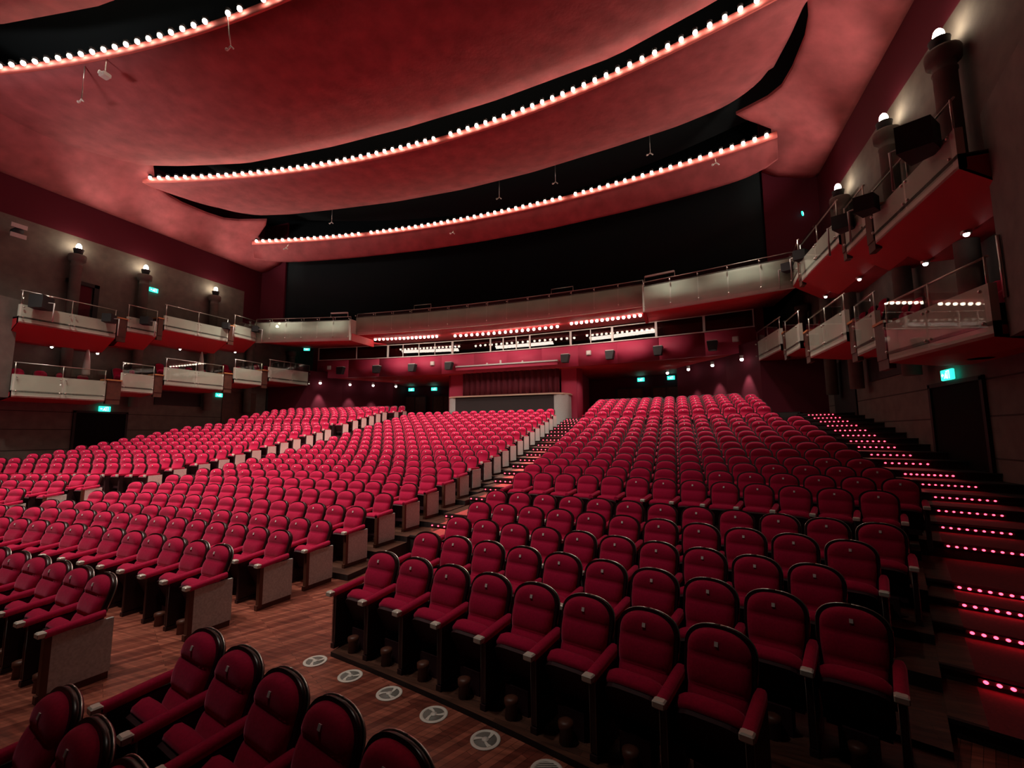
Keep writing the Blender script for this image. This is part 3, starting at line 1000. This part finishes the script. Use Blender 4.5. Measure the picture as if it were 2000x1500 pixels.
rC = parapet('upper_balcony', 'long recessed middle section of the pale upper balcony', bal_ctr, -8.85, 8.85, 8.85, 10.13, 14)
rR = parapet('upper_balcony', 'pale glass-fronted upper balcony section right of the middle step', bal_side, 8.9, 14.95, 8.40, 9.83, 5)
for sg, root in ((-1, rL), (1, rR)):
    mb = MB()
    a, b = sorted((sg * 8.82, sg * 8.94))
    mb.box(a, 22.19, 8.40, b, 23.0, 9.75)
    mb.obj('end_return', M['fascia'], root)
    mb = MB()
    if sg < 0: pts = [(-8.9, 22.3, 8.42), (-8.9, 24.4, 8.42), (-8.9, 24.4, 8.9), (-8.9, 22.3, 8.9)]
    a, b = sorted((sg * 8.8, sg * 8.95))
    mb.box(a, 22.3, 8.38, b, 24.5, 8.86)
    mb.obj('soffit_end', M['soffit'], root)
# raised guard bars on the balcony rail
for x0, x1, fy, zt, wh, lab in ((-10.2, -9.1, bal_side, 9.83, True, 'thick white guard bar on the rail at the left balcony step'), (-4.9, -3.75, bal_ctr, 10.13, False, 'thin guard bar on the middle balcony rail, the left of two'),
                       (3.9, 5.15, bal_ctr, 10.13, False, 'thin guard bar on the middle balcony rail, the right of two'), (8.95, 10.35, bal_side, 9.83, True, 'thick white guard bar on the rail at the right balcony step')):
    y = (fy(x0) + fy(x1)) / 2 + .1
    mb = MB()
    mb.tube([(x0, fy(x0) + .1, zt + .08), (x0, fy(x0) + .1, zt + .36), (x1, fy(x1) + .1, zt + .36), (x1, fy(x1) + .1, zt + .08)], .025, 6)
    if wh: mb.obox(((x0 + x1) / 2, y, zt + .36), (x1 - x0, fy(x1) - fy(x0), 0), (0, 1, 0), (0, 0, 1), (x1 - x0) / 2, .05, .04)
    tag(mb.obj('guard_bar', M['frame'] if wh else M['chrome']), lab, 'rail', 'guard bars on the upper balcony')

# ------------------------------------------------------------------ side balconies, box by box
def wall_chair():
    mb = MB()
    m1 = pad_mesh(4, 4); mb.add(m1.v, m1.f, 0, True)
    m2 = shell_mesh(3); mb.add(m2.v, m2.f, 1)
    m3 = cushion_mesh(2); mb.add(m3.v, m3.f, 0, True)
    return mb
CH_B = pad_mesh(4, 4).mesh('backrest', M['velvet'])
CH_C = cushion_mesh(3).mesh('seat_cushion', M['velvet'])
mb = MB(); m2 = shell_mesh(3); mb.add(m2.v, m2.f, 0); mb.box(-.2, -.6, 0, .2, -.25, .34)
CH_S = mb.mesh('frame', M['shell'])
POSN = ['nearest the stage', 'second from the stage', 'third from the stage', 'fourth from the stage', 'fifth from the stage']
CLAMP = MB(); CLAMP.sphere((0, 0, 0), .035, 6, 5); CLAMP = CLAMP.mesh('glass_clamp', M['chrome'])
def balcony_box(sg, tier, q, y0, y1, x0, x1, zb, fh, gh, keel, box_y, label):
    """front from (x0,y0) to (x1,y1); box_y: (ya, yb) of the dark divider box behind the far end"""
    root = thing('balcony_box', label, 'balcony', (0, 0, 0), 0, '%s balcony boxes on the %s wall' % (tier, 'right' if sg > 0 else 'left'))
    S = lambda x: sg * x
    def quad(mb, pts, t, off, mi=0): mb.sheet([pts[:2], pts[2:]], t, mi, False, off)
    out = (sg, 0, 0)
    mb = MB()
    quad(mb, [(S(x0), y0, zb), (S(x1), y1, zb), (S(x0), y0, zb + fh), (S(x1), y1, zb + fh)], .12, out)
    mb.obj('fascia', M['fascia'], root)
    mb = MB()
    # underside: front drip, slope down to a keel, flat back to the wall
    prof = [(0, 0), (.62, -keel), (1.0, -keel)]
    r1 = [(S(x0 + (16.42 - x0) * t), y0, zb + dz) for t, dz in prof]
    r2 = [(S(x1 + (16.42 - x1) * t), y1, zb + dz) for t, dz in prof]
    mb.sheet([r1, r2], .06, 0, False)
    for y, xx in ((y0, x0), (y1, x1)):
        mb.add([(S(xx), y, zb), (S(xx + (16.42 - xx) * .62), y, zb - keel), (S(16.42), y, zb - keel), (S(16.42), y, zb + .25), (S(xx), y, zb + .25)], [(0, 1, 2, 3, 4)])
    mb.obj('soffit', M['soffit'], root)
    mb = MB()
    quad(mb, [(S(x0), y0, zb + .2), (S(x1), y1, zb + .2), (S(16.42), y0, zb + .2), (S(16.42), y1, zb + .2)], .08, (0, 0, 1))
    mb.obj('floor_slab', M['darkbox'], root)
    npan = 2 if y1 - y0 > 2.5 else 1
    mb = MB(); cl = []
    for k in range(npan):
        ta, tb = k / npan + .01, (k + 1) / npan - .01
        pa = (S(x0 + (x1 - x0) * ta - .07), y0 + (y1 - y0) * ta); pb = (S(x0 + (x1 - x0) * tb - .07), y0 + (y1 - y0) * tb)
        quad(mb, [(*pa, zb + .1), (*pb, zb + .1), (*pa, zb + gh), (*pb, zb + gh)], .014, out)
        for p_ in (pa, pb):
            for z in (zb + .25, zb + fh - .12):
                cl.append((p_[0], p_[1] + (.06 if p_ is pa else -.06), z))
    mb.obj('glass_panel', M['glass'], root)
    for k in range(npan + 1):
        t = k / npan
        x = S(x0 + (x1 - x0) * t + .02); y = y0 + (y1 - y0) * min(max(t, .015), .985)
        mc = MB(); mc.tube([(x, y, zb + fh - .1), (x, y, zb + gh + .02)], .02, 6)
        mc.obj('rail_post', M['chrome'], root)
    for c_ in cl: link('glass_clamp', CLAMP, root, c_)
    mb = MB(); mb.tube([(S(x0 + .05), y0, zb + gh + .02), (S(x1 + .05), y1, zb + gh + .02)], .022, 6)
    mb.obj('handrail', M['chrome'], root)
    if box_y:
        ya, yb = box_y
        d = MB()
        a, b = sorted((S(x1 - .02), S(16.3)))
        d.box(a, ya, zb + .12, b, yb, zb + 1.0)
        bx = d.obj('divider_box', M['brown'], root)
        d = MB()
        a, b = sorted((S(x1 - .05), S(x1 + .5)))
        d.box(a, ya - .03, zb + 1.0, b, yb + .03, zb + 1.06)
        d.obj('wood_cap', M['cap'], bx)
        d = MB()
        a, b = sorted((S(x1), S(x1 + .14)))
        d.box(a, ya, zb - .12, b, yb, zb + .12)
        d.obj('plinth', M['brown'], bx)
    return root
LOW = [  # y0, y1, x0, x1, zb, divider
    (9.92, 12.90, 15.30, 14.92, 4.12, (12.94, 13.50)), (13.53, 14.95, 14.95, 14.98, 4.62, (14.98, 15.36)), (15.40, 18.50, 14.90, 14.74, 5.14, (18.54, 19.02)),
    (19.05, 20.85, 14.58, 14.50, 5.62, (20.88, 21.26)), (21.30, 24.30, 14.40, 14.0, 5.95, (24.34, 24.75))]
UPP = [
    (9.76, 13.10, 15.03, 14.96, 7.16, (13.14, 13.52)), (13.55, 14.85, 14.95, 14.92, 7.58, (14.88, 15.12)), (15.15, 18.55, 14.85, 14.68, 8.02, (18.58, 18.92)), (18.95, 20.55, 14.72, 14.85, 8.42, None)]
for sg in (1, -1):
    wn = 'right' if sg > 0 else 'left'
    for q, (y0, y1, x0, x1, zb, bx) in enumerate(LOW):
        balcony_box(sg, 'lower', q, y0, y1, x0, x1, zb, .95, 1.42, .12, bx, 'lower glass-fronted balcony box on the %s wall, %s' % (wn, POSN[q]))
    for q, (y0, y1, x0, x1, zb, bx) in enumerate(UPP):
        balcony_box(sg, 'upper', q, y0, y1, x0, x1, zb, .78, 1.35, .62, bx, 'upper glass-fronted balcony box on the %s wall, %s' % (wn, POSN[q] if q < 3 else 'beside the rear balcony'))
    # chairs behind the glass of the lower boxes
    for q, (y0, y1, x0, x1, zb, bx) in enumerate(LOW):
        n = {0: 4, 1: 2, 2: 4, 3: 2, 4: 4}[q]
        for i in range(n):
            y = y0 + (y1 - y0) * (i + .5) / n
            root = thing('box_chair', 'red chair, %s of the row in the lower %s balcony box %s' % (ordn(i + 1), wn, POSN[q]), 'chair', (sg * 16.1, y, zb + .28), -sg * PI / 2, 'red chairs in the lower %s balcony' % wn)
            link('backrest', CH_B, root); link('seat_cushion', CH_C, root); link('frame', CH_S, root)
    # round columns at the wall
    for q, y in enumerate((11.9, 14.75, 18.6, 21.2, 24.6)):
        mb = MB(); top = 11.0 if q < 3 else 8.6
        mb.lathe([(.21, 4.0), (.21, top - .55), (.23, top - .53), (.23, top - .49), (.21, top - .47), (.21, top - .30), (.31, top - .28), (.33, top - .06), (.31, top)], (0, 0, 0), 20)
        o = mb.obj('wall_column', M['concrete'], None, (sg * 16.08, y, 0))
        tag(o, 'round grey plaster column on the %s wall, %s' % (wn, POSN[q]), 'column', 'columns on the %s wall' % wn)
        if q < 3:
            root = thing('wall_lamp', 'bright uplight on top of the %s wall column %s' % (wn, POSN[q]), 'lamp', (sg * 16.05, y, top), 0, 'uplights on the %s wall columns' % wn)
            mb = MB(); mb.lathe([(.10, 0), (.16, .10), (.20, .28), (.17, .30)], n=14); mb.obj('bowl', M['spk'], root)
            mb = MB(); mb.sphere((0, 0, .38), .11, 10, 7, 0, 1.7); mb.obj('bulb', M['wallglow'], root)
            light('wall_lamp_light', 'SPOT', (sg * 15.75, y, top + .62), 300, (1, .84, .70), .12, (sg * 13.0, y + 1.2, top + 4.2), 110, .8)
            light('wall_lamp_glow', 'POINT', (sg * 15.9, y, top + .7), 4, (1, .82, .62), .1)

# ------------------------------------------------------------------ sound booth at the back of the centre block
root = thing('sound_booth', 'dark sound booth counter with pale rounded right end and wooden top', 'booth', (0, 0, 0))
mb = MB()
front = [(-3.95, 26.7), (-3.3, 25.82), (3.3, 25.82), (3.95, 26.5), (4.0, 27.2), (-4.0, 27.2)]
mb.prism([(-3.3, 25.82), (3.3, 25.82), (3.3, 27.2), (-3.3, 27.2)], 2.6, 4.86)
mb.obj('counter_front', M['darkbox'], root)
mb = MB()
pts = [(3.3, 25.82)] + [(3.3 + .75 * math.sin(a), 26.57 - .75 * math.cos(a)) for a in [PI / 2 * i / 8 for i in range(1, 9)]] + [(4.05, 27.2), (3.3, 27.2)]
mb.prism(pts, 2.6, 4.86)
mb.obj('rounded_end', M['endp'], root)
mb = MB()
mb.prism([(-x, y) for x, y in pts][::-1], 2.6, 4.86)
mb.obj('rounded_end', M['endp'], root)
mb = MB()
tp = [(-4.12, 27.3), (-4.12, 26.57), (-3.85, 25.98), (-3.34, 25.74), (3.34, 25.74), (3.85, 25.98), (4.12, 26.57), (4.12, 27.3)]
mb.prism(tp, 4.86, 4.95)
mb.obj('wooden_top', M['cream'], root)
# piers either side and shelf over the curtain
for sg in (-1, 1):
    mb = MB()
    a, b = sorted((sg * 3.42, sg * 4.4)); mb.box(a, 27.25, 2.5, b, 31.5, 6.62)
    struct(mb.obj('wall_booth_%s' % ('right' if sg > 0 else 'left'), M['crimson']))
    mb = MB()
    mb.lathe([(.35, 2.5), (.35, 6.6)], (sg * 4.35, 27.62, 0), 16)
    struct(mb.obj('trim_booth_corner_%s' % ('right' if sg > 0 else 'left'), M['crimson']))
mb = MB()
n = 120
rows_ = [[(-3.35 + 6.7 * i / n, 27.0 + .07 * math.sin(i * .9) + .04 * math.sin(i * 2.3), z) for i in range(n + 1)] for z in (4.9, 5.6, 6.3, 6.98)]
mb.sheet(rows_, .02, 0, True, (0, 1, 0))
tag(mb.obj('booth_curtain', M['curtain']), 'closed dark maroon curtain hanging behind the sound booth counter', 'curtain')
mb = MB(); mb.box(-3.55, 26.25, 6.93, 3.45, 26.85, 7.02); mb.box(-3.55, 26.3, 6.72, 3.45, 26.36, 6.93, 1)
tag(mb.obj('curtain_shelf', [M['endp'], M['crimson']]), 'thin pale shelf above the maroon booth curtain', 'shelf')
for q, (x, h) in enumerate(((-1.35, .12), (-.4, .25), (1.1, .12))):
    mb = MB(); mb.rbox(x - .05, 26.45, 7.02, x + .05, 26.55, 7.02 + h, .02)
    tag(mb.obj('shelf_sensor', M['frame']), 'small white %s on the shelf over the booth curtain, %s from left' % ('upright sensor' if h > .2 else 'box', ordn(q + 1)), 'sensor', 'little boxes on the booth shelf')

# ------------------------------------------------------------------ speakers and white panels on the band
def speaker(loc, rz, wdt, h, dpt, tilt, label, group, bracket=True):
    root = thing('loudspeaker', label, 'speaker', loc, rz, group)
    mb = MB(); mb.prism([(-wdt / 2, h / 2), (-wdt * .36, -h / 2), (wdt * .36, -h / 2), (wdt / 2, h / 2)], 0, -dpt, 0, lambda a, b, c: (a, c - (b - h / 2) * -tilt * .4, b))
    mb.obj('cabinet', M['spk'], root)
    mb = MB(); mb.box(-wdt * .45, -dpt * .9, h / 2, wdt * .45, .02, h / 2 + .05); mb.box(-.05, -.05, -.1, .05, .14, .1)
    mb.obj('bracket', M['grey'], root)
    return root
xsP = [-12.11, -9.38, -6.69, -3.98, 3.98, 6.69, 9.38, 12.11]
for i, x in enumerate(xsP):
    speaker((x, band_y(x) - .14, 7.02), -math.asin(x / 66), .52, .5, .38, .5, 'black loudspeaker on the crimson band, %s from the left' % ordn(i + 1), 'loudspeakers on the crimson band')
for i, x in enumerate((-13.19, -5.36, 5.36, 13.19)):
    root = thing('wall_panel', 'small white square wall fitting on the crimson band, %s from the left' % ordn(i + 1), 'wall fitting', (x, band_y(x) - .02, 7.32), -math.asin(x / 66), 'white fittings on the crimson band')
    mb = MB(); mb.rbox(-.15, -.08, -.15, .15, 0, .15, .03); mb.obj('housing', M['frame'], root)
    mb = MB(); mb.rbox(-.1, -.1, -.1, .1, -.08, .1, .01); mb.obj('cover', M['disc'], root)
# black loudspeakers hung on the balcony fronts
for sg in (1, -1):
    wn = 'right' if sg > 0 else 'left'
    for q, (y, z, s_) in enumerate(((10.35, 8.1, 1.15), (12.7, 8.0, .8), (14.25, 8.25, .8), (18.45, 8.95, .75), (20.4, 9.2, .7))):
        root = thing('balcony_speaker', 'black box loudspeaker on the upper %s balcony front, %s' % (wn, POSN[q]), 'speaker', (sg * 14.62, y, z), sg * .9, 'loudspeakers on the upper %s balcony' % wn)
        mb = MB()
        mb.prism([(-.32 * s_, .1), (-.22 * s_, -.36 * s_), (.22 * s_, -.36 * s_), (.32 * s_, .1)][::-1], -.24 * s_, .24 * s_)
        mb.obj('cabinet', M['spk'], root)
        mb = MB(); mb.tube([(0, .05, 0), (0, .3, 0), (0, .3, -.8)], .03, 6); mb.obj('bracket', M['grey'], root)

# ------------------------------------------------------------------ exit signs
def exit_sign(loc, rz, label, sc_=1.0):
    root = thing('exit_sign', label, 'exit sign', loc, rz, 'green exit signs')
    mb = MB(); mb.rbox(-.24 * sc_, -.03, -.13 * sc_, .24 * sc_, .03, .13 * sc_, .015); mb.obj('lightbox', M['exitm'], root)
    mb = MB()
    # running figure, door and arrow
    s = sc_; y = -.036
    def poly(p): mb.prism([(a * s, b * s) for a, b in p][::-1], y, y + .006, 0, lambda a, b, c: (a, c, b))
    poly([(.05, -.10), (.05, .10), (.14, .10), (.14, -.10), (.12, -.10), (.12, .08), (.07, .08), (.07, -.10)])
    poly([(-.03, .04), (.0, .05), (.02, -.02), (.03, -.09), (.0, -.09), (-.02, -.03), (-.06, -.09), (-.09, -.08), (-.05, -.01)])
    poly([(-.01, .06), (.02, .06), (.025, .09), (-.005, .09)])
    poly([(-.20, 0), (-.15, .05), (-.15, .02), (-.10, .02), (-.10, -.02), (-.15, -.02), (-.15, -.05)])
    mb.obj('pictogram', M['exitw'], root)
exit_sign((16.3, 13.62, 3.86), -PI / 2, 'green exit sign above the black side door on the right wall')
exit_sign((-16.3, 13.65, 3.84), PI / 2, 'green exit sign low on the left wall under the first balcony box')
exit_sign((-16.37, 19.5, 4.99), PI / 2, 'green exit sign on the left wall under the third lower box', .9)
exit_sign((-16.3, 15.35, 10.4), PI / 2, 'cyan exit sign high on the left wall between two columns', .9)
exit_sign((15.75, 21.96, 12.1), 1.2, 'tiny pale exit light high in the upper right rear corner', .55)
exit_sign((-9.93, 30.9, 6.12), .2, 'green exit sign over the rear doors left of the booth, the left one')
exit_sign((-8.0, 31.2, 6.12), .2, 'green exit sign over the rear doors left of the booth, the right one')
exit_sign((8.0, 31.2, 6.12), -.2, 'green exit sign over the rear doors right of the booth, the left one')
exit_sign((9.93, 30.9, 6.12), -.2, 'green exit sign over the rear doors right of the booth, the right one')
exit_sign((-15.0, 24.9, 8.75), .4, 'green exit sign under the upper balcony beside the left windows', .9)
# rear doors
for q, x in enumerate((-9.6, -7.2, 7.2, 9.6)):
    yy = 30.95 + (abs(x) < 8) * .38
    root = struct(link('door_%d' % (5 + q), None, None, (x, yy, 3.3), math.copysign(.17, -x)))
    mb = MB(); mb.box(-.85, -.02, 0, -.02, .04, 2.2); mb.box(.02, -.02, 0, .85, .04, 2.2); mb.obj('door_leaf', M['brown'], root)
    mb = MB(); mb.box(-.95, -.04, 0, -.87, .06, 2.3); mb.box(.87, -.04, 0, .95, .06, 2.3); mb.box(-.95, -.04, 2.22, .95, .06, 2.3); mb.obj('door_frame', M['darkbox'], root)

# ------------------------------------------------------------------ rear downlights washing the back wall
for sg in (-1, 1):
    for q, (x, y) in enumerate(((13.33, 24.6), (12.1, 26.2), (10.91, 27.3), (9.75, 28.5))):
        side = 'left' if sg < 0 else 'right'
        root = thing('downlight', 'small white downlight at the rear ceiling %s of the booth, %s from the wall' % (side, ordn(q + 1)), 'lamp', (sg * x, y, 6.08), 0, 'downlights washing the rear wall')
        mb = MB(); mb.lathe([(.08, .1), (.08, .25), (.1, .26)], n=10); mb.obj('housing', M['frame'], root)
        mb = MB(); mb.sphere((0, 0, .06), .085, 8, 6); mb.obj('bulb', M['lampW'], root)
        xx = sg * (x + .55); yy = y + .75
        light('downlight_beam', 'SPOT', (sg * x, y, 5.95), 260, (1, .86, .78), .05, (sg * (x + .22), y + .22, 3.3), 48, .7)
# ceiling spots under the side balconies
for sg in (-1, 1):
    for q, (x, y, z) in enumerate(((15.75, 11.2, 6.46), (15.8, 12.9, 6.46), (15.75, 16.6, 7.32), (15.75, 19.9, 7.72))):
        wn = 'right' if sg > 0 else 'left'
        root = thing('soffit_spot', 'tiny bright spot in the red underside of the upper %s balcony, %s' % (wn, POSN[q]), 'lamp', (sg * x, y, z), 0, 'spots under the upper %s balcony' % wn)
        mb = MB(); mb.lathe([(.09, .0), (.09, .06), (.05, .07)], n=10); mb.obj('rim', M['chrome'], root)
        mb = MB(); mb.sphere((0, 0, -.01), .055, 8, 5); mb.obj('bulb', M['lampW'], root)

# ------------------------------------------------------------------ small cameras and microphones under the reflectors
def hanger(top, loc, label, kind):
    root = thing('hanging_' + kind, label, kind, loc)
    mb = MB(); mb.tube([(0, 0, .08), tuple(Vector(top) - Vector(loc))], .018, 6); mb.obj('rod', M['chrome'], root)
    mb = MB()
    if kind == 'camera':
        mb.rbox(-.14, -.12, -.08, .14, .12, .08, .03); mb.lathe([(.07, -.18), (.07, 0)], (0, 0, 0), 10, 0, True, 'y')
    else:
        mb.tube([(-.12, 0, .0), (0, 0, .08), (.12, 0, -.04)], .03, 6); mb.sphere((-.14, -.02, .0), .05, 8, 6)
    mb.obj('head', M['frame'], root)
hanger((-2.35, 8.6, 15.4), (-2.6, 8.95, 14.65), 'small white camera head on a rod under the top left lamp row', 'microphone')
hanger((-7.6, 8.25, 15.4), (-7.7, 8.3, 14.75), 'square white camera box just under the top left lamp row', 'camera')
hanger((-8.5, 8.1, 15.4), (-9.5, 8.55, 14.5), 'thin hanging microphone left of the camera box at top left', 'microphone')
for q, (x, y) in enumerate(((-12.14, 20.05), (-1.51, 21.85), (12.21, 19.95))):
    hanger((x, y + .2, 14.4), (x, y, 14.0), 'white clip microphone under the rear ceiling band, %s from left' % ordn(q + 1), 'microphone')
for q, (x, y) in enumerate(((-9.32, 20.76), (1.43, 21.74), (4.74, 21.37), (9.52, 20.6))):
    hanger((x, y, 17.3), (x, y, 15.5), 'small pale sensor hanging in the dark gap over the rear lamps, %s from left' % ordn(q + 1), 'sensor')

# ------------------------------------------------------------------ small fittings on the side walls
for q, (x, y, z, h, lab) in enumerate(((-15.85, 12.55, 5.35, 1.35, 'tall pale pointed screen on the left wall behind the first lower box'), (-15.85, 17.9, 6.2, 1.25, 'tall pale pointed screen on the left wall behind the third lower box'))):
    mb = MB(); mb.lathe([(.15, 0), (.15, .1), (.12, h * .5), (.06, h * .85), (.012, h)], n=16)
    tag(mb.obj('pointed_screen', M['frame'], None, (x, y, z)), lab, 'screen', 'pointed screens on the left wall')
root = struct(link('door_9', None, None, (-16.38, 12.35, 7.95)))
mb = MB(); mb.box(-.02, -.55, 0, .02, .35, 1.75); mb.obj('door_leaf', M['maroon'], root)
mb = MB(); mb.box(-.02, -.65, 1.75, .10, .62, 1.92); mb.box(-.02, .42, 0, .10, .62, 1.92); mb.obj('door_frame', M['riser'], root)
root = thing('spotlight', 'spotlight with barn doors at the left edge high on the left wall', 'lamp', (-16.0, 9.75, 11.2))
mb = MB(); mb.lathe([(.10, -.25), (.16, -.1), (.17, .2)], (0, 0, 0), 12, 0, True, 'x'); mb.obj('housing', M['spk'], root)
mb = MB(); mb.box(.2, -.25, .12, .24, .25, .30); mb.box(.2, -.25, -.30, .24, .25, -.12); mb.obj('barn_doors', M['grey'], root)
mb = MB(); mb.tube([(-.4, 0, 0), (0, 0, 0)], .03, 6); mb.obj('arm', M['grey'], root)
root = thing('wall_rail', 'vertical chrome rail on the right pier beside the first balcony box', 'rail', (15.42, 9.75, 0))
mb = MB(); mb.tube([(0, 0, 4.75), (0, 0, 5.85)], .03, 8); mb.obj('rail', M['chrome'], root)
for z in (4.85, 5.2):
    mb = MB(); mb.tube([(0, 0, z), (.2, .1, z)], .02, 6); mb.obj('bracket', M['chrome'], root)
